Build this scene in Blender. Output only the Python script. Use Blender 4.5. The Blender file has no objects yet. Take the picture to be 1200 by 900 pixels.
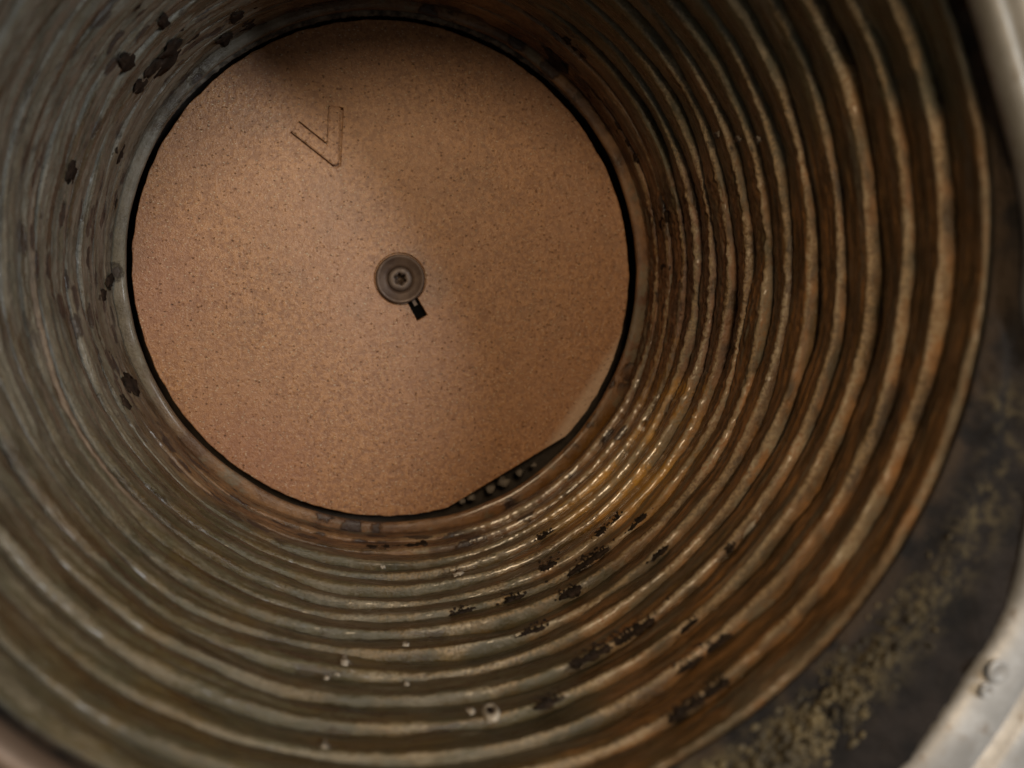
import bpy, bmesh, math, random
from mathutils import Vector, Matrix, Quaternion, noise as mn

# ------------------------------------------------------------------ camera, world, lamps, exposure
S = 0.1                                   # the chamber's inner radius in metres; depths below are in radii
F_PX = 906.0                              # focal length in pixels of the 1200 px wide photograph
AX = Vector(((402.28 - 600) / F_PX, (332.09 - 450) / F_PX, 1.0)).normalized()   # chamber axis seen from the camera (x right, y down, z forward)
UX = Vector((0, 1, 0)).cross(AX).normalized()
VX = AX.cross(UX)
CAM = Vector((-0.21, 0.0, -0.028))        # camera in chamber coordinates (x right, y into the chamber, z up), radii

def cam_to_world(d):
    return Vector((d.dot(UX), d.dot(AX), -d.dot(VX)))

scene = bpy.context.scene
cam_d = bpy.data.cameras.new('camera')
cam = bpy.data.objects.new('camera', cam_d)
scene.collection.objects.link(cam)
scene.camera = cam
cx = cam_to_world(Vector((1, 0, 0))); cy = cam_to_world(Vector((0, -1, 0))); cz = cam_to_world(Vector((0, 0, -1)))
cam.matrix_world = Matrix(((cx.x, cy.x, cz.x, CAM.x * S), (cx.y, cy.y, cz.y, CAM.y * S), (cx.z, cy.z, cz.z, CAM.z * S), (0, 0, 0, 1)))
cam_d.sensor_width = 36.0
cam_d.lens = 36.0 * F_PX / 1200
cam_d.clip_start = 0.001
cam_d.clip_end = 50
cam_d.dof.use_dof = True
cam_d.dof.focus_distance = 0.255
cam_d.dof.aperture_fstop = 8.0

world = bpy.data.worlds.new('World')
scene.world = world
world.use_nodes = True
bg = world.node_tree.nodes['Background']
bg.inputs['Color'].default_value = (1.0, 0.93, 0.82, 1)
bg.inputs['Strength'].default_value = 0.18

def lamp(name, pos, target, size, watts, col, spread=180, size_y=None, roll=0):
    d = bpy.data.lights.new(name, 'AREA'); d.shape = 'DISK'; d.size = size; d.energy = watts; d.color = col
    d.spread = math.radians(spread)
    o = bpy.data.objects.new(name, d); scene.collection.objects.link(o)
    if size_y: d.shape = 'ELLIPSE'; d.size_y = size_y
    q = (Vector(target) - Vector(pos)).to_track_quat('-Z', 'Y') @ Quaternion((0, 0, 1), math.radians(roll))
    o.location = Vector(pos); o.rotation_euler = q.to_euler()
lamp('cool_lamp', (0.38, -0.47, 0.115), (-0.05, 0.30, -0.02), 0.24, 3.5, (0.95, 0.98, 1.0), size_y=0.06, roll=-45)
lamp('warm_lamp', (-0.035, -0.30, 0.15), (0.03, 0.22, -0.03), 0.09, 1.55, (1.0, 0.74, 0.46))

vs = scene.view_settings
vs.view_transform = 'Standard'; vs.look = 'None'; vs.exposure = 0.0; vs.gamma = 1.0; vs.use_curve_mapping = False

# ------------------------------------------------------------------ helpers
RND = random.Random(7)

def ray(px, py):
    return cam_to_world(Vector(((px - 600) / F_PX, (py - 450) / F_PX, 1.0)))

def on_plane(px, py, depth):              # a spot of the disc: chamber coordinates, radii
    d = ray(px, py); return CAM + d * ((depth - CAM.y) / d.y)

def on_wall(px, py, r=1.0):               # a spot of the round wall: angle (0 right, 90 up) and depth
    d = ray(px, py)
    a = d.x * d.x + d.z * d.z; b = 2 * (d.x * CAM.x + d.z * CAM.z); c = CAM.x ** 2 + CAM.z ** 2 - r * r
    t = (-b + math.sqrt(b * b - 4 * a * c)) / (2 * a)
    p = CAM + d * t
    return math.atan2(p.z, p.x), p.y

def link(name, me, mat=None, parent=None):
    o = bpy.data.objects.new(name, me); scene.collection.objects.link(o)
    if mat: me.materials.append(mat)
    if parent: o.parent = parent
    return o

def tag(o, label, cat, group=None):
    o['label'] = label; o['category'] = cat
    if group: o['group'] = group
    return o

def empty(name, loc=(0, 0, 0)):
    o = bpy.data.objects.new(name, None); scene.collection.objects.link(o); o.location = loc; o.empty_display_size = 0.01
    return o

def smooth(me, on=True):
    me.polygons.foreach_set('use_smooth', [on] * len(me.polygons)); me.update()

def loft(rings, closed=False):
    """rings: list of rows of points, each row closed round the axis -> mesh of quads"""
    n = len(rings[0]); vs_ = [p for r in rings for p in r]; fs = []
    m = len(rings)
    for i in range(m if closed else m - 1):
        a = i * n; b = ((i + 1) % m) * n
        for j in range(n):
            k = (j + 1) % n
            fs.append((a + j, a + k, b + k, b + j))
    me = bpy.data.meshes.new('loft'); me.from_pydata(vs_, [], fs); smooth(me)
    return me

def pol(r, th, y):
    return Vector((r * math.cos(th), y, r * math.sin(th))) * S

def fbm(v, o=4):
    return mn.fractal(v, 1.0, 2.0, o, noise_basis='PERLIN_ORIGINAL')

def sstep(a, b, x):
    t = max(0.0, min(1.0, (x - a) / (b - a))); return t * t * (3 - 2 * t)

# ------------------------------------------------------------------ materials
class NT:
    def __init__(self, name):
        self.m = bpy.data.materials.new(name); self.m.use_nodes = True
        self.t = self.m.node_tree; self.n = self.t.nodes; self.b = self.n['Principled BSDF']
    def new(self, ty, **kw):
        x = self.n.new(ty)
        for k, v in kw.items(): setattr(x, k, v)
        return x
    def put(self, sock, v):
        if hasattr(v, 'is_output') or isinstance(v, bpy.types.NodeSocket): self.t.links.new(v, sock)
        else: sock.default_value = v
    def math(self, op, a, b=0.0, clamp=False):
        x = self.new('ShaderNodeMath', operation=op, use_clamp=clamp); self.put(x.inputs[0], a); self.put(x.inputs[1], b); return x.outputs[0]
    def vec(self, a, b, c):
        x = self.new('ShaderNodeCombineXYZ'); self.put(x.inputs[0], a); self.put(x.inputs[1], b); self.put(x.inputs[2], c); return x.outputs[0]
    def vmul(self, a, s):
        x = self.new('ShaderNodeVectorMath', operation='MULTIPLY'); self.put(x.inputs[0], a); x.inputs[1].default_value = s; return x.outputs[0]
    def noise(self, v, scale, detail=4, rough=0.55, dist=0.0):
        x = self.new('ShaderNodeTexNoise'); self.put(x.inputs['Vector'], v); x.inputs['Scale'].default_value = scale
        x.inputs['Detail'].default_value = detail; x.inputs['Roughness'].default_value = rough; x.inputs['Distortion'].default_value = dist
        return x.outputs[0]
    def voro(self, v, scale, out='Distance', rnd=1.0):
        x = self.new('ShaderNodeTexVoronoi'); self.put(x.inputs['Vector'], v); x.inputs['Scale'].default_value = scale
        x.inputs['Randomness'].default_value = rnd; return x.outputs[out]
    def step(self, v, a, b, lo=0.0, hi=1.0):
        x = self.new('ShaderNodeMapRange', interpolation_type='SMOOTHSTEP'); self.put(x.inputs['Value'], v)
        x.inputs['From Min'].default_value = a; x.inputs['From Max'].default_value = b
        x.inputs['To Min'].default_value = lo; x.inputs['To Max'].default_value = hi; return x.outputs[0]
    def mix(self, f, a, b, mode='MIX'):
        x = self.new('ShaderNodeMix', data_type='RGBA', blend_type=mode)
        self.put(x.inputs['Factor'], f)
        for s, v in ((x.inputs['A'], a), (x.inputs['B'], b)): pass
        A = [i for i in x.inputs if i.name == 'A' and i.type == 'RGBA'][0]; B = [i for i in x.inputs if i.name == 'B' and i.type == 'RGBA'][0]
        for s, v in ((A, a), (B, b)): self.put(s, v if not isinstance(v, tuple) else (v + (1.0,))[:4])
        return [o for o in x.outputs if o.type == 'RGBA'][0]
    def bump(self, h, strength, dist, prev=None):
        x = self.new('ShaderNodeBump'); self.put(x.inputs['Height'], h); x.inputs['Strength'].default_value = strength
        x.inputs['Distance'].default_value = dist
        if prev is not None: self.t.links.new(prev, x.inputs['Normal'])
        return x.outputs[0]
    def out(self, col, rough, normal=None, metal=0.0, spec=0.5):
        self.put(self.b.inputs['Base Color'], col if not isinstance(col, tuple) else (col + (1.0,))[:4])
        self.put(self.b.inputs['Roughness'], rough); self.put(self.b.inputs['Metallic'], metal)
        self.put(self.b.inputs['Specular IOR Level'], spec)
        if normal is not None: self.t.links.new(normal, self.b.inputs['Normal'])
        return self.m
    def obj(self):
        tc = self.new('ShaderNodeTexCoord').outputs['Object']
        return self.vmul(tc, (10, 10, 10))        # in radii

def direction(t, X, Z, deg):                      # cosine of the angle to a direction round the axis (image sense, 0 right, 90 down)
    a = math.radians(deg)
    return t.math('ADD', t.math('MULTIPLY', X, math.cos(a)), t.math('MULTIPLY', Z, -math.sin(a)))

def coil_material():
    t = NT('rusted_coil_metal'); p = t.obj()
    sp = t.new('ShaderNodeSeparateXYZ'); t.put(sp.inputs[0], p); X, Y, Z = sp.outputs
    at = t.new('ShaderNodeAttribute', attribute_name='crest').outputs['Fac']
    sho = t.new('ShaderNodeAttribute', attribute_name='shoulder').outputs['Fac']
    streak = t.noise(t.vmul(p, (2.2, 34, 2.2)), 1.0, 6, 0.6)
    streak2 = t.noise(t.vmul(p, (4.0, 22, 4.0)), 1.7, 5, 0.6)
    big = t.noise(p, 1.9, 4, 0.55)
    mid = t.noise(p, 6.0, 6, 0.65)
    fine = t.noise(p, 34.0, 8, 0.7)
    grain = t.noise(p, 110.0, 5, 0.65)
    jitter = t.math('MULTIPLY', t.math('SUBTRACT', big, 0.5), 1.1)
    jit2 = t.math('MULTIPLY', t.math('SUBTRACT', mid, 0.5), 0.7)
    # grey-green scale over the left and the top, rust towards the lower right
    base = t.mix(t.step(streak, 0.3, 0.7), (0.046, 0.040, 0.020), (0.095, 0.085, 0.049))
    base = t.mix(t.step(mid, 0.42, 0.66, 0, 0.6), base, (0.100, 0.064, 0.018))
    left = t.step(t.math('ADD', direction(t, X, Z, 205), jit2), 0.25, 0.95)
    base = t.mix(left, base, t.mix(t.step(streak2, 0.3, 0.7), (0.080, 0.075, 0.055), (0.185, 0.172, 0.138)))
    rust = t.math('MULTIPLY', t.step(t.math('ADD', t.math('ADD', direction(t, X, Z, 24), jitter), jit2), 0.56, 0.95), t.step(t.math('ADD', Y, jit2), 1.4, 2.4, 0.85, 1.0))
    rcol = t.mix(t.step(streak2, 0.36, 0.64), (0.064, 0.034, 0.011), (0.30, 0.140, 0.042))
    base = t.mix(t.math('MULTIPLY', rust, t.step(t.math('ADD', streak, t.math('MULTIPLY', at, 0.12)), 0.33, 0.55, 0.35, 1.0)), base, rcol)
    # ochre stain near the disc, lower right, widened to paint the glints amber
    st = t.new('ShaderNodeVectorMath', operation='DISTANCE'); t.put(st.inputs[0], t.vmul(p, (1, 0.8, 1))); st.inputs[1].default_value = (0.80, 2.70 * 0.8, -0.60)
    och = t.step(t.math('ADD', st.outputs['Value'], t.math('MULTIPLY', jit2, 0.5)), 0.16, 0.52, 1, 0)
    base = t.mix(t.math('MULTIPLY', och, 0.9), base, (0.52, 0.27, 0.025))
    # dark brown crust on the right, deep in the chamber, and round the end of the coil
    cr = t.math('MULTIPLY', t.step(t.math('ADD', direction(t, X, Z, 8), jit2), 0.82, 1.0), t.step(Y, 2.0, 2.5))
    base = t.mix(t.math('MULTIPLY', cr, 0.8), base, t.mix(t.step(fine, 0.4, 0.6), (0.055, 0.024, 0.015), (0.19, 0.105, 0.065)))
    endb = t.math('MULTIPLY', t.step(t.math('ADD', Y, t.math('MULTIPLY', jit2, 0.25)), 2.62, 2.82), t.step(t.math('ADD', direction(t, X, Z, 200), jit2), 0.3, 0.9, 0.85, 0.1))
    base = t.mix(endb, base, t.mix(t.step(mid, 0.4, 0.62), (0.10, 0.042, 0.016), (0.24, 0.125, 0.055)))
    smear = t.noise(t.vmul(p, (1.7, 16, 1.7)), 1.35, 7, 0.68)
    base = t.mix(t.step(smear, 0.535, 0.60, 0, 0.75), base, t.mix(t.step(mid, 0.4, 0.6), (0.030, 0.019, 0.009), (0.060, 0.036, 0.014)))
    base = t.mix(t.math('MULTIPLY', t.step(smear, 0.455, 0.405), t.step(grain, 0.3, 0.6, 0.4, 0.8)), base, (0.145, 0.125, 0.085))
    # broken paler tone on the front edges of the turns, stronger towards the right
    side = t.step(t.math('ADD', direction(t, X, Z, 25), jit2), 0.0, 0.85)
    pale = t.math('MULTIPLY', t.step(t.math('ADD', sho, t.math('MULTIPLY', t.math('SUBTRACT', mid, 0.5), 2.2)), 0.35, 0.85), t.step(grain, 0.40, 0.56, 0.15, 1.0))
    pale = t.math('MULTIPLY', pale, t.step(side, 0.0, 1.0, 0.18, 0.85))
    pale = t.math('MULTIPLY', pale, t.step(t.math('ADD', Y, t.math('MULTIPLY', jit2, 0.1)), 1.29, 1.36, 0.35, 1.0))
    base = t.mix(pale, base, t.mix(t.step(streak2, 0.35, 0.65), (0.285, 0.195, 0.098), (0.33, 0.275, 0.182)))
    # one long crest highlight painted along a turn at the lower left
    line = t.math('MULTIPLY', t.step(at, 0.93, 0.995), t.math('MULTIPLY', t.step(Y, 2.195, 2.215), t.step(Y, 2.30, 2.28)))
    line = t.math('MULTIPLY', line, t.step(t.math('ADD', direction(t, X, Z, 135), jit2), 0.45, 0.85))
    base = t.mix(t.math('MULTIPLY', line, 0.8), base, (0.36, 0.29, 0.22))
    # dark pits, drawn out along the turns
    pv = t.math('ADD', t.voro(t.vmul(p, (8, 21, 8)), 1.0), t.math('MULTIPLY', t.math('SUBTRACT', fine, 0.5), 0.5))
    pits = t.math('MULTIPLY', t.step(pv, 0.27, 0.36, 1, 0), t.step(t.noise(p, 2.6, 3), 0.40, 0.48))
    pits = t.math('MULTIPLY', pits, t.math('MAXIMUM', t.math('MULTIPLY', t.step(Y, 1.9, 2.3), t.step(direction(t, X, Z, 215), 0.3, 0.8)), t.step(Y, 2.55, 2.75)))
    base = t.mix(t.math('MULTIPLY', pits, 0.85), base, (0.026, 0.016, 0.014))
    spk = t.math('MULTIPLY', t.step(t.voro(p, 55), 0.10, 0.2, 1, 0), t.step(t.noise(p, 5.0, 2), 0.52, 0.66))
    base = t.mix(t.math('MULTIPLY', spk, 0.8), base, (0.035, 0.02, 0.015))
    base = t.mix(t.step(fine, 0.3, 0.7, 0.0, 0.5), base, t.mix(1.0, base, (0.62, 0.56, 0.5), 'MULTIPLY'))
    wet = t.math('MULTIPLY', t.step(Y, 2.15, 2.5), t.step(t.math('ADD', direction(t, X, Z, 50), t.math('MULTIPLY', jit2, 0.25)), 0.84, 0.96))
    rough = t.math('SUBTRACT', t.step(smear, 0.35, 0.62, 0.50, 0.24), t.math('MULTIPLY', wet, 0.1))
    nb = t.bump(streak, 0.3, 0.0003)
    nb = t.bump(t.math('ADD', fine, t.math('MULTIPLY', mid, 0.8)), 0.45, 0.0005, nb)
    nb = t.bump(pits, 0.6, -0.0006, nb)
    nb = t.bump(grain, 0.8, 0.0005, nb)
    t.put(t.b.inputs['Coat Weight'], t.math('ADD', t.math('MULTIPLY', wet, 0.38), t.step(streak2, 0.45, 0.62, 0.0, 0.22)))
    t.b.inputs['Coat Roughness'].default_value = 0.16
    return t.out(base, rough, nb, 0.0, 0.45)

def board_material():
    t = NT('vermiculite_board'); p = t.obj()
    n1 = t.noise(p, 75, 6, 0.65); n2 = t.noise(p, 2.2, 4, 0.55); n3 = t.noise(p, 150, 4, 0.6)
    base = t.mix(t.step(n1, 0.36, 0.64), (0.208, 0.080, 0.021), (0.365, 0.164, 0.050))
    base = t.mix(t.step(n2, 0.42, 0.7, 0, 0.45), base, (0.30, 0.135, 0.056))
    base = t.mix(t.step(n3, 0.55, 0.75, 0, 0.6), base, (0.40, 0.225, 0.095))
    # reddened patch at the left edge, paler rubbed crescent at the lower right edge
    def spot(c, s, a, b):
        d = t.new('ShaderNodeVectorMath', operation='DISTANCE'); t.put(d.inputs[0], t.vmul(p, s)); d.inputs[1].default_value = tuple(c[i] * s[i] for i in range(3))
        return t.step(t.math('ADD', d.outputs['Value'], t.math('MULTIPLY', t.math('SUBTRACT', n2, 0.5), 0.5)), a, b, 1, 0)
    base = t.mix(t.math('MULTIPLY', spot((-0.98, 3.1, -0.05), (1, 0, 1), 0.1, 0.42), 0.5), base, (0.24, 0.095, 0.05))
    base = t.mix(t.math('MULTIPLY', spot((-0.60, 3.1, -0.72), (1, 0, 1), 0.05, 0.40), 0.5), base, (0.26, 0.10, 0.045))
    sx = t.new('ShaderNodeSeparateXYZ'); t.put(sx.inputs[0], p)
    rad = t.math('SQRT', t.math('ADD', t.math('POWER', sx.outputs[0], 2), t.math('POWER', sx.outputs[2], 2)))
    arc = t.math('MULTIPLY', t.step(t.math('ADD', rad, t.math('MULTIPLY', t.math('SUBTRACT', n2, 0.5), 0.12)), 0.868, 0.885), t.step(direction(t, sx.outputs[0], sx.outputs[2], 33), 0.88, 0.93))
    base = t.mix(t.math('MULTIPLY', arc, 0.8), base, (0.47, 0.32, 0.215))
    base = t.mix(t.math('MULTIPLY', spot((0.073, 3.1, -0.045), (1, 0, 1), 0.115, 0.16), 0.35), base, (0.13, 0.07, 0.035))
    blot = t.noise(p, 5.0, 5, 0.65)
    base = t.mix(t.step(blot, 0.54, 0.64, 0, 0.25), base, (0.18, 0.088, 0.040))
    v = t.new('ShaderNodeTexVoronoi'); t.put(v.inputs['Vector'], t.vmul(p, (1, 1, 1.5))); v.inputs['Scale'].default_value = 78
    vc = t.new('ShaderNodeSeparateColor'); t.put(vc.inputs[0], v.outputs['Color'])
    big_specks = t.math('MULTIPLY', t.step(t.noise(p, 38, 3, 0.6, 0.6), 0.70, 0.74), t.step(blot, 0.42, 0.55))
    base = t.mix(t.math('MULTIPLY', big_specks, 0.6), base, (0.07, 0.035, 0.02))
    dark = t.math('MULTIPLY', t.step(t.math('ADD', v.outputs['Distance'], t.math('MULTIPLY', t.math('SUBTRACT', n3, 0.5), 0.9)), 0.1, 0.42, 1, 0), t.step(vc.outputs[0], 0.80, 0.95))
    light = t.math('MULTIPLY', t.step(t.math('ADD', v.outputs['Distance'], t.math('MULTIPLY', t.math('SUBTRACT', n3, 0.5), 0.9)), 0.08, 0.36, 1, 0), t.step(vc.outputs[1], 0.80, 0.95))
    base = t.mix(t.math('MULTIPLY', dark, 0.8), base, (0.055, 0.026, 0.015))
    base = t.mix(t.math('MULTIPLY', light, 0.8), base, (0.72, 0.58, 0.40))
    rough = t.math('SUBTRACT', t.step(n1, 0.3, 0.7, 0.50, 0.34), t.math('MULTIPLY', light, 0.22))
    nb = t.bump(t.math('ADD', n1, t.math('MULTIPLY', n3, 0.6)), 0.55, 0.0005)
    nb = t.bump(t.math('SUBTRACT', light, dark), 0.7, 0.0004, nb)
    t.b.inputs['Coat Weight'].default_value = 0.25; t.b.inputs['Coat Roughness'].default_value = 0.42
    return t.out(base, rough, nb, 0.0, 0.8)

def simple(name, c1, c2, scale, rough=(0.6, 0.9), metal=0.0, bump=0.5, dist=0.0006, detail=6, spec=0.4):
    t = NT(name); p = t.obj(); n = t.noise(p, scale, detail, 0.62); f = t.noise(p, scale * 5, 4, 0.6)
    col = t.mix(t.step(n, 0.34, 0.66), c1, c2)
    nb = t.bump(t.math('ADD', n, t.math('MULTIPLY', f, 0.4)), bump, dist)
    return t.out(col, t.step(f, 0.3, 0.7, *rough), nb, metal, spec)

M_COIL = coil_material()
M_BOARD = board_material()
M_SOOT = simple('soot', (0.010, 0.007, 0.005), (0.034, 0.022, 0.015), 20, (0.75, 0.95), spec=0.15)
M_SHELL = simple('dark_shell', (0.012, 0.009, 0.007), (0.03, 0.022, 0.016), 8)  # near-black shell, the shade of the gaps put into its colour
def gasket_material():
    t = NT('sooty_gasket'); p = t.obj(); n = t.noise(p, 9, 6, 0.65); f = t.noise(p, 45, 5, 0.65); g = t.noise(p, 4, 4, 0.6)
    sp = t.new('ShaderNodeSeparateXYZ'); t.put(sp.inputs[0], p); X, Y, Z = sp.outputs
    col = t.mix(t.step(n, 0.34, 0.66), (0.006, 0.005, 0.0045), (0.018, 0.014, 0.012))
    rad = t.math('SQRT', t.math('ADD', t.math('POWER', X, 2), t.math('POWER', Z, 2)))
    band = t.math('MULTIPLY', t.step(t.math('ADD', rad, t.math('MULTIPLY', t.math('SUBTRACT', g, 0.5), 0.25)), 1.015, 1.06), t.step(rad, 1.20, 1.08))
    band = t.math('MULTIPLY', band, t.step(t.math('ADD', direction(t, X, Z, 58), t.math('SUBTRACT', g, 0.5)), 0.55, 0.95))
    band = t.math('MULTIPLY', band, t.step(t.math('ADD', f, n), 0.86, 1.12))
    col = t.mix(band, col, t.mix(t.step(f, 0.4, 0.65), (0.026, 0.020, 0.011), (0.070, 0.054, 0.027)))
    inner = t.math('MULTIPLY', t.step(rad, 1.045, 1.01), t.step(n, 0.4, 0.6))
    col = t.mix(t.math('MULTIPLY', inner, 0.5), col, (0.045, 0.028, 0.014))
    return t.out(col, 0.88, t.bump(t.math('ADD', n, t.math('MULTIPLY', f, 0.6)), 0.8, 0.0016), 0.0, 0.2)
M_GASKET = gasket_material()
M_ROPE = simple('fibre_rope', (0.032, 0.027, 0.021), (0.15, 0.130, 0.103), 30, (0.8, 0.95))
M_WASHER = simple('brown_oxidised_steel', (0.062, 0.038, 0.027), (0.110, 0.072, 0.050), 14, (0.42, 0.6), 0.2, 0.35, 0.0003)
M_SCREW = simple('dark_screw_steel', (0.060, 0.040, 0.030), (0.105, 0.074, 0.055), 18, (0.42, 0.55), 0.2, 0.3, 0.0002)
M_LIP = simple('burnt_lip', (0.022, 0.014, 0.009), (0.070, 0.042, 0.024), 16, (0.28, 0.5), spec=0.6)
M_PALE = simple('pale_mineral', (0.16, 0.135, 0.10), (0.40, 0.355, 0.29), 24, (0.5, 0.75))
M_CRUMB = simple('grey_crumb', (0.05, 0.040, 0.032), (0.14, 0.118, 0.095), 24, (0.6, 0.85))
M_YELLOW = simple('yellow_crust', (0.022, 0.017, 0.009), (0.115, 0.088, 0.042), 14, (0.6, 0.9))
M_SLOT = simple('slot_shade_black', (0.003, 0.003, 0.003), (0.006, 0.005, 0.005), 20, (0.85, 0.95), spec=0.05)

def steel():
    t = NT('worn_steel'); p = t.obj(); n = t.noise(p, 5, 6, 0.6); f = t.noise(p, 26, 5, 0.6)
    col = t.mix(t.step(n, 0.38, 0.66), (0.24, 0.235, 0.225), (0.42, 0.415, 0.405))
    col = t.mix(t.step(f, 0.56, 0.70, 0, 0.7), col, (0.20, 0.16, 0.12))
    sp = t.new('ShaderNodeSeparateXYZ'); t.put(sp.inputs[0], p)
    soot = t.step(t.math('ADD', direction(t, sp.outputs[0], sp.outputs[2], 150), t.math('MULTIPLY', n, 0.4)), 0.35, 0.8)  # brown at the lower left: soot, with reflected rust painted in
    col = t.mix(t.math('MULTIPLY', soot, 0.9), col, (0.10, 0.062, 0.038))
    dull_right = t.step(t.math('ADD', direction(t, sp.outputs[0], sp.outputs[2], -40), t.math('MULTIPLY', n, 0.4)), 0.75, 1.1)  # duller tone towards the upper right
    col = t.mix(t.math('MULTIPLY', dull_right, 0.7), col, (0.13, 0.115, 0.085))
    return t.out(col, t.step(n, 0.3, 0.7, 0.62, 0.48), t.bump(f, 0.3, 0.0006), 0.35, 0.4)
M_STEEL = steel()

# ------------------------------------------------------------------ chamber: shell, coil turns, front ring
chamber = tag(empty('combustion_chamber'), 'round metal chamber of stacked rusty coil turns around the brown disc', 'heat exchanger')

PITCH = 0.1145; Z0 = 1.272; TURNS = 15; SEG = 900

def coil_turn(k):
    yc = Z0 + PITCH * (k + 0.5)
    half = PITCH * 0.5 - 0.0035
    UP = [-1, -0.985, -0.95, -0.9, -0.85, -0.8, -0.74, -0.67, -0.6, -0.52, -0.43, -0.34, -0.25, -0.15, -0.05, 0.05, 0.15, 0.25, 0.35, 0.45, 0.55, 0.65, 0.74, 0.82, 0.89, 0.94, 0.975, 1.0]
    P = len(UP); rows = []; crest = []; shoulder = []
    rr = random.Random(k)
    ph = rr.uniform(0, 50); dj = rr.uniform(0.8, 1.15); yc += rr.uniform(-0.007, 0.007) if k else 0.004
    for i in range(P):
        u = UP[i]
        shA = (1 - min(1, abs(u)) ** 2.2) ** (1 / 1.8)       # evenly rounded: 1 at the crest, 0 in the gap
        if u < -0.76: q_ = (u + 1) / 0.24; shB = math.sqrt(max(0, 1 - (1 - q_) ** 2)) # worn to a shoulder at the front
        elif u < 0.86: shB = 1 - 0.52 * ((u + 0.76) / 1.62) ** 1.1
        else: shB = 0.48 * math.sqrt(max(0, 1 - ((u - 0.86) / 0.14) ** 2))
        row = []
        for j in range(SEG):
            th = 2 * math.pi * j / SEG; c, s = math.cos(th), math.sin(th)
            img = -math.degrees(th) % 360                     # image sense, 90 = down
            saw = sstep(-0.5, 0.55, math.cos(math.radians(img - 35))); sh = shA + (shB - shA) * saw
            d = (0.015 + 0.021 * saw) * dj * max(0.35, 1 + 0.6 * fbm(Vector((c * 3.2 + ph, 7.7, s * 3.2)), 3))
            if k >= 12:                                       # the innermost turns are crusted nearly smooth except at the lower right
                w = sstep(14, 30, img) * (1 - sstep(66, 92, img))
                d *= (0.42 + 0.58 * w) if k == 12 else (0.22 + 0.78 * w)
            if 150 < img < 290:
                d *= 1 - 0.35 * sstep(150, 190, img) * (1 - sstep(255, 290, img))
            v = Vector((c * 2.2 + ph, yc * 4, s * 2.2))
            wob = 0.010 * fbm(v, 3)
            y = yc + half * u + 0.009 * fbm(Vector((c * 1.4, ph, s * 1.4)), 2) + 0.0022 * fbm(Vector((c * 26 + ph, u * 2, s * 26)), 3)
            r = 1.0 + d * (1 - sh) + wob
            cr = max(0.0, 1 - ((img + 20) % 360) / 62) if k >= 4 else 0.0
            r += 0.0060 * fbm(Vector((c * 1.8 + ph, y * 45, s * 1.8)), 3) * (1.15 - 0.55 * saw) * min(1.0, sh * 1.5)
            wetz = sstep(26, 34, img) * (1 - sstep(66, 78, img)) * sstep(7, 9, k)
            amp = (1 - 0.75 * wetz) * 0.0026 + 0.0045 * min(1, cr * 2) * sstep(3, 9, k)
            r -= amp * fbm(Vector((c * 48 + ph, y * 60, s * 48)), 4) * (0.35 + 0.65 * sh)
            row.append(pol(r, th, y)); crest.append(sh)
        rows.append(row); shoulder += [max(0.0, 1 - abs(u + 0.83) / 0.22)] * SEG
    # close it behind, flat against the shell
    back = [[pol(1.075, 2 * math.pi * j / SEG, yc + sgn * half) for j in range(SEG)] for sgn in (1, -1)]
    rows += back; crest += [0.0] * (2 * SEG); shoulder += [0.0] * (2 * SEG)
    me = loft(rows, True)
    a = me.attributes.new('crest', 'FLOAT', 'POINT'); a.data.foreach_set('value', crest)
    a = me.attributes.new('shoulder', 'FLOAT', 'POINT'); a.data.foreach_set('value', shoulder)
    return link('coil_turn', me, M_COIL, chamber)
for k in range(TURNS): coil_turn(k)

N = 256
shell_prof = [(1.085, 1.26), (1.085, 2.985), (1.075, 3.0), (1.075, 3.26), (0.5, 3.27), (0.02, 3.27)]
outer = [(0.02, 3.33), (1.2, 3.33), (1.2, 1.26)]
link('shell', loft([[pol(r, 2 * math.pi * j / N, y) for j in range(N)] for r, y in shell_prof + outer], True), M_SHELL, chamber)
# thin bright lip at the inner end of the coil
lip = [(1.004, 2.985), (0.986, 2.988), (0.983, 3.000), (0.99, 3.006), (1.07, 3.010), (1.07, 2.990)]
link('end_lip', loft([[pol(r - (0.004 * sstep(0.35, -0.35, math.cos(6.2832 * j / 360)) * sstep(0.75, 0.2, math.sin(6.2832 * j / 360)) + 0.004 * sstep(-0.6, -0.95, math.sin(6.2832 * j / 360)) + 0.017 + 0.011 * sstep(0.2, 0.85, math.cos(6.2832 * j / 360)) if r < 1.01 else 0) + 0.006 * fbm(Vector((math.cos(6.2832 * j / 360) * 3, 9, math.sin(6.2832 * j / 360) * 3)), 3), 6.2832 * j / 360, y) for j in range(360)] for r, y in lip], True), M_COIL, chamber)

# front opening: outline radius by image angle (0 right, 90 down)
OUT = [(0, 1.03), (18, 1.17), (34, 1.25), (50, 1.272), (66, 1.255), (90, 1.15), (112, 1.05), (128, 0.995), (160, 0.985), (220, 0.97), (300, 0.97), (335, 0.985), (360, 1.03)]
def r_open(img):
    img %= 360
    for (a, ra), (b, rb) in zip(OUT, OUT[1:]):
        if a <= img <= b:
            t = (img - a) / (b - a); t = t * t * (3 - 2 * t); return ra + (rb - ra) * t
def img_of(j, n): return (-360.0 * j / n) % 360

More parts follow.
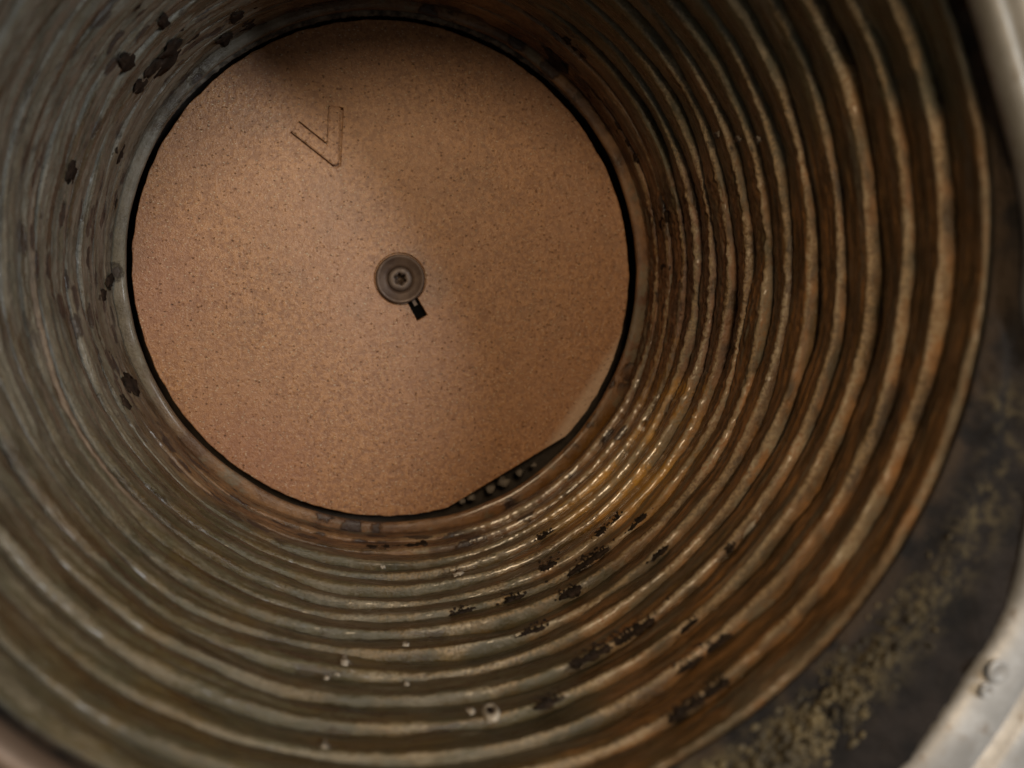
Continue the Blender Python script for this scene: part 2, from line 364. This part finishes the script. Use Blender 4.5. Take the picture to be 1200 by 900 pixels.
def gasket_pt(img, f):
    """f 0 at the first coil turn, 1 under the steel ring"""
    th = -math.radians(img)
    ro = r_open(img); ri = 1.003
    r = ri + (ro + 0.012 - ri) * f
    y = 1.270 - 0.054 * f
    wide = max(0.0, ro - 1.0) / 0.27
    y -= 0.030 * math.exp(-((f - 0.30) / 0.13) ** 2) * (0.04 + 0.96 * wide)
    return r, th, y
rows = []
NG = 540
for i in range(13):
    f = i / 12; row = []
    for j in range(NG):
        r, th, y = gasket_pt(img_of(j, NG), f)
        c, s = math.cos(th), math.sin(th)
        y -= (0.005 if f < 0.1 else 0.0) + min(1, 0.1 + f * 4) * 0.010 * fbm(Vector((c * 9, f * 3, s * 9)), 4) + min(1, 0.2 + f * 4) * 0.006 * fbm(Vector((c * 40, f * 9, s * 40)), 3)
        row.append(pol(r, th, y))
    rows.append(row)
rows.append([pol(gasket_pt(img_of(j, NG), 1)[0] + 0.01, 2 * math.pi * j / NG, 1.30) for j in range(NG)])
rows.append([pol(1.09, 2 * math.pi * j / NG, 1.31) for j in range(NG)])
gasket = tag(link('sealing_gasket', loft(rows), M_GASKET), 'black sooty gasket band between the outermost coil turn and the steel ring', 'gasket')

# yellow crust grains sitting on the gasket (too many to count)
def lump_mesh(bm, centre, size, frame, seed, sub=2, rough=0.35, freq=1.6):
    res = bmesh.ops.create_icosphere(bm, subdivisions=sub, radius=1.0)
    off = Vector((seed * 3.7, seed * 1.3, seed * 2.1))
    for v in res['verts']:
        p = v.co.copy(); k = 1 + rough * 2 * fbm(p * freq + off, 3)
        q = Vector((p.x * size[0], p.y * size[1], p.z * size[2])) * k
        v.co = centre + frame @ q
def frame_at(th):                              # columns: along the turn, along the axis, inwards
    t = Vector((-math.sin(th), 0, math.cos(th))); a = Vector((0, 1, 0)); n = Vector((-math.cos(th), 0, -math.sin(th)))
    return Matrix((t, a, n)).transposed()
bm = bmesh.new()
for q in range(1100):
    img = RND.triangular(24, 84, 62); f = min(0.8, max(0.08, RND.gauss(0.24, 0.09)))
    if RND.random() < 0.3: f = min(0.9, f + 0.18)
    r, th, y = gasket_pt(img, f)
    s_ = S * RND.choice((0.0015, 0.002, 0.003, 0.003, 0.004, 0.005, 0.007)) * (0.6 + 0.6 * sstep(24, 60, img))
    lump_mesh(bm, pol(r, th, y - 0.004), (s_ * RND.uniform(0.8, 1.8), s_, s_ * 0.9), frame_at(th), q, 1, 0.3)
me = bpy.data.meshes.new('crust'); bm.to_mesh(me); bm.free(); smooth(me)
crust = link('yellow_crust', me, M_YELLOW, gasket); crust['kind'] = 'stuff'

# worn steel ring round the mouth
def lip_w(img):
    img %= 360
    return 0.045 + 0.085 * sstep(10, 40, img) * (1 - sstep(85, 125, img))
rows = []
NS = 480
def ringrow(fd, fy, absd=None):
    row = []
    for j in range(NS):
        img = img_of(j, NS); th = 2 * math.pi * j / NS; w = lip_w(img)
        d = fd * w if absd is None else w * 1.15 + absd
        row.append(pol(r_open(img) + d, th, fy + 0.004 * fbm(Vector((math.cos(th) * 3, fd, math.sin(th) * 3)), 2)))
    return row
for fd, fy in ((0.30, 1.235), (0.06, 1.228), (0.0, 1.218), (0.03, 1.204), (0.12, 1.194), (0.3, 1.184), (0.55, 1.181), (0.8, 1.187), (0.96, 1.200), (1.06, 1.222)):
    rows.append(ringrow(fd, fy))
for d, fy in ((0.004, 1.224), (0.012, 1.200), (0.030, 1.190), (0.06, 1.188), (0.40, 1.188), (0.42, 1.20), (0.42, 1.32), (0.1, 1.32)):
    rows.append(ringrow(0, fy, d))
ring = link('front_ring', loft(rows), M_STEEL, chamber)
ring['label'] = 'worn bright steel ring round the mouth'
# two shallow round marks punched in the ring
for (px, py, rr_) in ((1173, 789, 0.020), (1159, 812, 0.012)):
    p = on_plane(px, py, 1.178); bm = bmesh.new()
    prof = [(1.25, 0.006), (1.0, 0.001), (0.8, 0.004), (0.0, 0.004)]
    vv = [[bm.verts.new((p + Vector((a * rr_ * math.cos(q * 0.3927), b, a * rr_ * math.sin(q * 0.3927)))) * S) for q in range(16)] for a, b in prof[:3]]
    for A, B in zip(vv, vv[1:]):
        for q in range(16): bm.faces.new((A[q], A[(q + 1) % 16], B[(q + 1) % 16], B[q]))
    bm.faces.new(vv[-1])
    me = bpy.data.meshes.new('mark'); bm.normal_update(); bm.to_mesh(me); bm.free(); smooth(me)
    link('punch_mark', me, M_STEEL, ring)

# ------------------------------------------------------------------ insulation disc
ZD = 3.10; TD = 0.10; RD = 0.9645
c0 = Vector((-0.0033, ZD, -0.0005))
def prism(name, pts, y0, y1):
    bm = bmesh.new(); a = [bm.verts.new((x * S, y0 * S, z * S)) for x, z in pts]; b = [bm.verts.new((x * S, y1 * S, z * S)) for x, z in pts]
    n = len(pts); bm.faces.new(a); bm.faces.new(b[::-1])
    for i in range(n): bm.faces.new((a[i], b[i], b[(i + 1) % n], a[(i + 1) % n]))
    bmesh.ops.recalc_face_normals(bm, faces=bm.faces)
    me = bpy.data.meshes.new(name); bm.to_mesh(me); bm.free(); return me
A = on_plane(660, 513, ZD); B = on_plane(516, 600, ZD)
tA = math.atan2(A.z - c0.z, A.x - c0.x); tB = math.atan2(B.z - c0.z, B.x - c0.x)
pts = []
NB = 300
for j in range(NB):
    th = 2 * math.pi * j / NB - math.pi
    r = RD + 0.0040 * fbm(Vector((math.cos(th) * 20, 1, math.sin(th) * 14)), 4)
    x, z = c0.x + r * math.cos(th), c0.z + r * math.sin(th)
    # the straight cut at the lower right
    dx, dz = B.x - A.x, B.z - A.z
    side = (dx * (z - A.z) - dz * (x - A.x)) / math.hypot(dx, dz)
    sc = (dx * (c0.z - A.z) - dz * (c0.x - A.x)) / math.hypot(dx, dz)
    if side * sc < 0:
        nx, nz = -dz / math.hypot(dx, dz), dx / math.hypot(dx, dz)
        x -= nx * side; z -= nz * side
    pts.append((x, z))
disc = tag(empty('insulation_disc', Vector((c0.x, ZD, c0.z)) * S), 'brown speckled round board with one flat cut edge at the back of the chamber', 'insulation disc')
cpt = lambda px, py: (lambda p: (p.x, p.z))(on_plane(px, py, ZD))

def bevel_edge(me):
    return me
board_me = prism('board', pts, ZD, ZD + TD)
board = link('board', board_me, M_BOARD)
# V pressed into the board: a wide groove with the letter standing in it
def vshape(w, ext=0.0):
    P0 = Vector(cpt(347, 150)); P1 = Vector(cpt(391, 185)); P2 = Vector(cpt(393.5, 127))
    d0 = (P1 - P0).normalized(); d2 = (P1 - P2).normalized()
    P0 = P0 - d0 * ext; P2 = P2 - d2 * ext
    n0 = Vector((-d0.y, d0.x)); n2 = Vector((-d2.y, d2.x))
    def isect(a, da, b, db):
        k = da.x * db.y - da.y * db.x; t = ((b.x - a.x) * db.y - (b.y - a.y) * db.x) / k; return a + da * t
    if n0.dot(P2 - P0) < 0: n0 = -n0           # n0 points to the inner side
    if n2.dot(P0 - P2) < 0: n2 = -n2
    inn = isect(P0 + n0 * w, d0, P2 + n2 * w, d2); o0 = P1 - n0 * w + d0 * w * 0.7; o2 = P1 - n2 * w + d2 * w * 0.1
    o0 = isect(P0 - n0 * w, d0, P2 - n2 * w, d2)
    cutd = ((P1 - inn).normalized())
    # blunt the outer corner
    e0 = o0 - d0 * w * 0.9; e2 = o0 - d2 * w * 0.9
    return [tuple(P0 + n0 * w), tuple(inn), tuple(P2 + n2 * w), tuple(P2 - n2 * w), tuple(e2), tuple(e0), tuple(P0 - n0 * w)]
cutters = [prism('cut', vshape(0.0275, 0.006), ZD - 0.02, ZD + 0.028)]
# slot beside the washer
sl = [cpt(473, 346), cpt(484.5, 341), cpt(501, 369), cpt(489, 376)]
cutters.append(prism('cut', sl, ZD - 0.02, ZD + 0.075))
# counterbore round the washer
W = cpt(469, 327)
cutters.append(prism('cut', [(W[0] + 0.058 * math.cos(q * 0.2618), W[1] + 0.058 * math.sin(q * 0.2618)) for q in range(24)], ZD - 0.03, ZD + 0.07))
cutters.append(prism('cut', [(W[0] + 0.102 * math.cos(q * 0.1309), W[1] + 0.102 * math.sin(q * 0.1309)) for q in range(48)], ZD - 0.02, ZD + 0.012))
for me in cutters:
    co = link('cutter', me)
    md = board.modifiers.new('cut', 'BOOLEAN'); md.object = co; md.operation = 'DIFFERENCE'; md.solver = 'EXACT'
bv = board.modifiers.new('soft', 'BEVEL'); bv.width = 0.00045; bv.segments = 2; bv.limit_method = 'ANGLE'; bv.angle_limit = math.radians(50)
dg = bpy.context.evaluated_depsgraph_get(); dg.update()
nm = bpy.data.meshes.new_from_object(board.evaluated_get(dg)); board.modifiers.clear(); board.data = nm
for o in [o for o in scene.objects if o.name.startswith('cutter')]: bpy.data.objects.remove(o)
# texture is laid out round the chamber axis; keep it when parented
board.parent = disc; board.matrix_parent_inverse = Matrix.Translation(-disc.location)
def under_disc(o, parent=None):
    o.parent = parent or disc
    if parent is None: o.matrix_parent_inverse = Matrix.Translation(-disc.location)
    return o
letter = under_disc(link('letter_v', prism('v', [(x - 0.0036, z + 0.0030) for x, z in vshape(0.0222, 0.003)], ZD - 0.004, ZD + 0.045), M_BOARD))
letter['label'] = 'letter V pressed into the board'
bmv = bmesh.new(); bmv.from_mesh(letter.data); bmesh.ops.bevel(bmv, geom=[e for e in bmv.edges], offset=0.00035, segments=3, affect='EDGES'); bmv.to_mesh(letter.data); bmv.free()
slot = under_disc(link('slot_shade_sheet', prism('s', [(W2[0] * 1.0, W2[1]) for W2 in [cpt(472, 345), cpt(485.5, 340), cpt(502, 369.5), cpt(488.5, 377)]], ZD + 0.032, ZD + 0.06), M_SLOT))  # black sheet set high in the slot, standing in for its deep shade

glint = under_disc(link('slot_glint', prism('p', [cpt(482, 351), cpt(485.5, 349.5), cpt(489.5, 357), cpt(486, 359)], ZD + 0.008, ZD + 0.04), M_SCREW))  # small steel piece added to make the glint in the slot

def lathe(name, prof, cxz, y, mat, n=96, parent=None, cap=True):
    bm = bmesh.new(); rows = []
    for r, dy in prof:
        rows.append([bm.verts.new(((cxz[0] + r * math.cos(2 * math.pi * j / n)) * S, (y + dy) * S, (cxz[1] + r * math.sin(2 * math.pi * j / n)) * S)) for j in range(n)])
    for A_, B_ in zip(rows, rows[1:]):
        for j in range(n): bm.faces.new((A_[j], A_[(j + 1) % n], B_[(j + 1) % n], B_[j]))
    if cap: bm.faces.new(rows[-1][::-1])
    bmesh.ops.recalc_face_normals(bm, faces=bm.faces)
    me = bpy.data.meshes.new(name); bm.to_mesh(me); bm.free(); smooth(me); return link(name, me, mat, parent)
washer = under_disc(lathe('washer', [(0.096, 0.012), (0.096, -0.012), (0.093, -0.016), (0.087, -0.017), (0.081, -0.013), (0.060, -0.006), (0.050, -0.003), (0.0485, 0.004), (0.046, 0.006)], W, ZD, M_WASHER, cap=False))
scr = lathe('screw_head', [(0.047, 0.003), (0.047, -0.0045), (0.045, -0.0070), (0.036, -0.0085), (0.0285, -0.009)], W, ZD, M_SCREW, 72, None, False)
# six-lobed recess joined to the screw head
bm = bmesh.new(); bm.from_mesh(scr.data)
n = 72
def lobe(a, k=1.0): return (0.0205 + 0.0042 * math.cos(6 * a)) * k
r0 = [bm.verts.new(((W[0] + 0.0285 * math.cos(2 * math.pi * j / n)) * S, (ZD - 0.009) * S, (W[1] + 0.0285 * math.sin(2 * math.pi * j / n)) * S)) for j in range(n)]
rings_ = [r0]
for k_, dy in ((1.0, -0.008), (0.97, 0.015), (0.9, 0.045)):
    rings_.append([bm.verts.new(((W[0] + lobe(2 * math.pi * j / n + 0.3, k_) * math.cos(2 * math.pi * j / n)) * S, (ZD + dy) * S, (W[1] + lobe(2 * math.pi * j / n + 0.3, k_) * math.sin(2 * math.pi * j / n)) * S)) for j in range(n)])
for A_, B_ in zip(rings_, rings_[1:]):
    for j in range(n): bm.faces.new((A_[j], A_[(j + 1) % n], B_[(j + 1) % n], B_[j]))
bm.faces.new(rings_[-1])
bmesh.ops.remove_doubles(bm, verts=bm.verts, dist=1e-7); bmesh.ops.recalc_face_normals(bm, faces=bm.faces)
bm.to_mesh(scr.data); bm.free(); smooth(scr.data)
scr.parent = washer

# ------------------------------------------------------------------ fibre rope at the top edge of the disc
NR = 620; TH0, TH1 = math.radians(36), math.radians(150); vv = []; ff = []; NA = 10
for j in range(NR):
    th = TH0 + (TH1 - TH0) * j / (NR - 1); end = min(1, min(j, NR - 1 - j) / 150) ** 0.7 + 0.01
    for i in range(NA):
        a = 2 * math.pi * i / NA
        bead = 0.0026 * abs(math.sin(th * 115 + a)) + 0.004 * fbm(Vector((math.cos(th) * 40, a, math.sin(th) * 40)), 3)
        q = (0.0155 + bead) * end
        vv.append(pol(0.981 + q * math.cos(a), th, 3.055 + q * math.sin(a)))
for j in range(NR - 1):
    for i in range(NA):
        k = (i + 1) % NA; ff.append((j * NA + i, j * NA + k, (j + 1) * NA + k, (j + 1) * NA + i))
me = bpy.data.meshes.new('rope'); me.from_pydata(vv, [], ff); smooth(me)
tag(link('rope_seal', me, M_ROPE), 'frayed grey fibre rope packed along the top rim of the brown disc', 'rope seal')

# ------------------------------------------------------------------ loose soot, scale and crumbs
def ridge_of(y):
    return max(0, min(TURNS - 1, int((y - Z0) / PITCH)))
ORD = ['first', 'second', 'third', 'fourth', 'fifth', 'sixth', 'seventh', 'eighth', 'ninth', 'tenth', 'eleventh', 'twelfth', 'thirteenth', 'fourteenth', 'outermost']
HOUR = ['twelve', 'one', 'two', 'three', 'four', 'five', 'six', 'seven', 'eight', 'nine', 'ten', 'eleven']
def clock(th):
    h = ((90 - math.degrees(th)) % 360) / 30
    k = int(round(h * 2)) % 24
    return ('half past ' if k % 2 else '') + HOUR[k // 2 % 12] + (" o'clock" if k % 2 == 0 else '')
def piece(name, px, py, along, across, mat, seed, gap=False, tall=0.5, rough=0.45, tufts=0, r=1.0, freq=1.6, on_shoulder=False):
    th, y = on_wall(px, py, r)
    k = ridge_of(y)
    dist = (pol(1, th, y) / S - CAM).length
    w = along / F_PX * dist; h = across / F_PX * dist      # along: pixels along the turn, across: pixels of apparent width
    fore = max(0.25, abs(y) / dist)                         # the wall is seen at a slant
    fr = frame_at(th); I = Matrix.Identity(3)
    rq = random.Random(seed); bm = bmesh.new()
    if tufts or on_shoulder:                                # soot grown out of a gap, up the front shoulder of the turn behind it
        k = max(1, round((y - Z0) / PITCH)); y = Z0 + PITCH * k
        ax = Vector((0, 1, 0)); nn = fr.col[2].copy()
        a2 = (ax * 0.5 + nn * 0.85).normalized(); n2 = (nn * 0.5 - ax * 0.85).normalized()
        fr = Matrix((fr.col[0], a2, n2)).transposed()
        h = min(h, 0.055)
    if on_shoulder:
        lump_mesh(bm, Vector((0, 0, 0)), (w * S * 0.5, h * S * 0.5, h * S * 0.22), I, seed, 3, rough, 1.4)
    elif tufts:
        nseg = max(2, int(along / 7))
        for q in range(nseg):
            xx = (-0.5 + (q + 0.5) / nseg) * w * S
            lump_mesh(bm, Vector((xx, -0.1 * h * S, 0)), (0.75 * w * S / nseg, h * S * rq.uniform(0.10, 0.42), 0.006 * S), I, seed + q, 3, 0.5, 3.0)
        for q in range(tufts * 3):                          # grains shed round the clump
            g_ = rq.uniform(0.6, 1.6) / F_PX * dist * S
            lump_mesh(bm, Vector((rq.gauss(0, 0.42) * w * S, rq.uniform(-0.3, 0.8) * h * S, 0.001 * S)), (g_ * 1.3, g_, g_ * 0.6), I, seed + q, 1, 0.3)
        for q in range(tufts):
            xx = rq.uniform(-0.5, 0.5) * w * S; l = h * S * rq.uniform(0.3, 1.0); bw = rq.uniform(1.2, 4.0) / F_PX * dist * S * 0.5
            lean = rq.uniform(-0.5, 0.5) * l
            v0 = [bm.verts.new((xx + bw * math.cos(g * 1.2566), -0.15 * h * S + l * 0.15 * math.sin(g * 1.2566), 0.004 * S * math.sin(g * 1.2566 + 1))) for g in range(5)]
            v1 = [bm.verts.new((xx + lean * 0.5 + bw * 0.75 * math.cos(g * 1.2566), l * 0.4, 0.005 * S * math.sin(g * 1.2566 + 1))) for g in range(5)]
            tip = bm.verts.new((xx + lean, l * 0.75, 0.002 * S))
            for g in range(5):
                bm.faces.new((v0[g], v0[(g + 1) % 5], v1[(g + 1) % 5], v1[g])); bm.faces.new((v1[g], v1[(g + 1) % 5], tip))
    else:
        h = h / max(0.3, math.sqrt(1 - fore * fore))
        lump_mesh(bm, Vector((0, 0, 0)), (w * S * 0.5, h * S * 0.5, min(w, h) * S * tall * 0.5), I, seed, 3, rough, freq)
    me = bpy.data.meshes.new(name); bm.to_mesh(me); bm.free(); smooth(me)
    ob = link(name, me, mat)
    hh = 0
    u = (y - Z0) / PITCH - k - 0.5
    hh = 0.050 * (1 - (1 - min(1, abs(u * 2)) ** 2.3) ** (1 / 1.9))
    if on_shoulder:
        ob.matrix_world = Matrix.Translation(pol(1.010, th, y + 0.012)) @ fr.to_4x4(); return ob, th, k
    if tufts:
        ob.matrix_world = Matrix.Translation(pol(1.006, th, y + 0.004)) @ fr.to_4x4(); return ob, th, k
    ob.matrix_world = Matrix.Translation(pol(r + hh * (1 if r == 1.0 else 0) - 0.002, th, y)) @ fr.to_4x4()
    return ob, th, k

TUFTS = [(644, 665, 16, 13), (692, 660, 52, 13), (542, 721, 22, 12), (604, 704, 18, 14), (617, 728, 26, 11), (672, 699, 22, 14), (664, 684, 12, 8),
         (687, 760, 44, 15), (737, 731, 46, 18), (808, 733, 20, 8), (838, 749, 26, 15), (806, 775, 26, 18), (641, 819, 26, 19), (804, 829, 40, 19),
         (840, 806, 26, 16), (852, 638, 12, 9), (725, 613, 14, 9), (708, 626, 12, 9), (754, 617, 22, 7), (776, 652, 18, 6), (640, 627, 16, 6)]
used = {}
def label_for(kind, th, k, extra=''):
    base = '%s on %s turn from disc at %s' % (kind, ORD[TURNS - 1 - k], clock(th))
    return base
made = []
for q, (px, py, a, b) in enumerate(TUFTS):
    ob, th, k = piece('soot_tuft', px, py, a * 1.0, b * 0.8, M_SOOT, 11 + q * 5, tall=0.4, rough=0.5, tufts=int(3 + a / 5), freq=2.0)
    size = 'long' if a > 40 else ('small' if a < 17 else 'ragged')
    made.append((ob, size + ' black soot tuft', th, k, 'soot tuft', 'soot tufts along the lower right coil turns'))
SPOTS = [(155, 160, 40, 15), (107, 203, 30, 11), (125, 197, 26, 10), (149, 72, 16, 12), (193, 27, 13, 9), (252, 29, 22, 13), (201, 57, 24, 12), (236, 55, 14, 9),
         (191, 76, 34, 11), (156, 4, 16, 9), (131, 413, 10, 9), (152, 450, 24, 12),
         (633, 47, 16, 8), (652, 69, 34, 11), (678, 90, 11, 9), (695, 111, 18, 11), (707, 127, 12, 9), (722, 151, 13, 9), (732, 169, 11, 8), (741, 187, 12, 9), (664, 49, 10, 5), (672, 57, 10, 6), (681, 65, 10, 6), (777, 262, 24, 9), (781, 315, 18, 8), (172, 128, 20, 9), (120, 216, 16, 7), (118, 238, 12, 7), (139, 178, 18, 8), (134, 236, 14, 6), (128, 330, 14, 7), (121, 346, 11, 7), (110, 331, 14, 6), (164, 101, 14, 8), (176, 84, 18, 7),
         (211, 82, 13, 7), (226, 44, 20, 8), (214, 34, 11, 7), (263, 46, 18, 7), (276, 20, 14, 8), (291, 31, 20, 6), (302, 12, 14, 7), (322, 9, 18, 6), (163, 442, 14, 7), (167, 472, 12, 6), (146, 470, 16, 6), (98, 260, 18, 6), (84, 200, 20, 7), (437, 642, 12, 6), (452, 642, 9, 6), (465, 642, 10, 6), (480, 641, 11, 6), (495, 638, 12, 6)]
for q, (px, py, a, b) in enumerate(SPOTS):
    ob, th, k = piece('soot_flake', px, py, a, b, M_SOOT, 200 + q * 7, tall=0.16, rough=0.42, freq=1.3)
    made.append((ob, ('broad' if a * b > 260 else 'small' if a < 14 else 'narrow') + ' black soot flake', th, k, 'soot flake', 'black soot flakes near the disc'))
PALE = [(404, 775, 8, 8), (412, 781, 6, 8), (398, 783, 6, 7), (552, 832, 8, 6), (655, 811, 24, 6), (475, 755, 7, 5), (700, 436, 5, 5), (840, 158, 6, 6), (865, 163, 6, 5), (888, 164, 6, 5),
        (538, 672, 10, 5), (448, 658, 6, 5), (384, 790, 5, 4), (476, 800, 5, 5), (381, 872, 8, 8)]
for q, (px, py, a, b) in enumerate(PALE):
    ob, th, k = piece('scale_chip', px, py, a, b, M_PALE if q not in (7, 8, 9) else M_CRUMB, 500 + q * 3, tall=0.3, rough=0.6)
    made.append((ob, ('tiny' if a < 7 else 'small' if a < 10 else 'flat') + ' pale scale chip', th, k, 'scale chip', 'pale scale chips on the coil turns'))
ob, th, k = piece('glint_patch', 872, 606, 52, 11, M_PALE, 777, tall=0.45, rough=0.22, on_shoulder=True)  # silvery patch on one ridge, its metal glint put into the pale colour
made.append((ob, 'long silvery glint patch', th, k, 'glint patch', None))

# pale crater: a ring of mineral with a dark pit
th, y = on_wall(575, 833); kk = ridge_of(y)
rows = []
for i in range(10):
    a = 2 * math.pi * i / 10
    rows.append([Vector(((0.0135 + (0.0075 + 0.002 * fbm(Vector((math.cos(b), math.sin(b), 3 + a)), 2)) * math.cos(a)) * math.cos(b), (0.0135 + 0.0075 * math.cos(a)) * math.sin(b), 0.008 * math.sin(a))) * S for b in [2 * math.pi * j / 32 for j in range(32)]])
cr = link('mineral_crater', loft(rows, True), M_PALE)
cr.matrix_world = Matrix.Translation(pol(1.004, th, y)) @ frame_at(th).to_4x4() @ Matrix.Scale(1.7, 4, (0, 1, 0))
bm = bmesh.new(); lump_mesh(bm, Vector((0, 0, 0.006 * S)), (0.0078 * S, 0.0078 * S, 0.003 * S), Matrix.Identity(3), 3, 2, 0.1)
me = bpy.data.meshes.new('pit'); bm.to_mesh(me); bm.free(); smooth(me); link('dark_pit', me, M_SOOT, cr)
tag(cr, 'pale round mineral crater with a dark pit on a ridge below the disc', 'mineral crater')

for q, (ob, kind, th, k, cat, grp) in enumerate(made):
    made[q] = [ob, label_for(kind, th, k), cat, grp, th]
seen = {}
for m in made: seen.setdefault(m[1], []).append(m)
for lb, ms in seen.items():
    ms.sort(key=lambda m: m[0].matrix_world.translation.x)
    for i, m in enumerate(ms):
        if len(ms) == 2: m[1] = lb + (', left of two' if i == 0 else ', right of two')
        elif len(ms) > 2: m[1] = lb + ', ' + ['leftmost of group', 'second from left', 'third from left', 'fourth from left', 'fifth from left', 'sixth from left', 'seventh from left', 'eighth from left'][i]
        tag(m[0], m[1], m[2], m[3])

# grey crumbs lying in the gap under the flat cut of the disc
CR = [(541, 587, 9, 'leftmost'), (552, 583, 11, 'second from the left'), (574, 573, 13, 'third from the left'), (590, 565, 16, 'largest'), (609, 553, 11, 'second from the right'), (625, 545, 8, 'rightmost')]
for q, (px, py, s_, which) in enumerate(CR):
    p = on_plane(px, py, ZD + 0.015); w = s_ / F_PX * 3.1 * 0.5 * S
    bm = bmesh.new(); lump_mesh(bm, Vector((0, 0, 0)), (w, w * 0.9, w * 0.9), Matrix.Identity(3), q + 40, 2, 0.3)
    me = bpy.data.meshes.new('crumb'); bm.to_mesh(me); bm.free(); smooth(me)
    o = link('insulation_crumb', me, M_CRUMB); o.location = p * S
    tag(o, 'grey insulation crumb under the cut disc edge, %s of the row' % which, 'crumb', 'grey crumbs in a row under the flat cut')
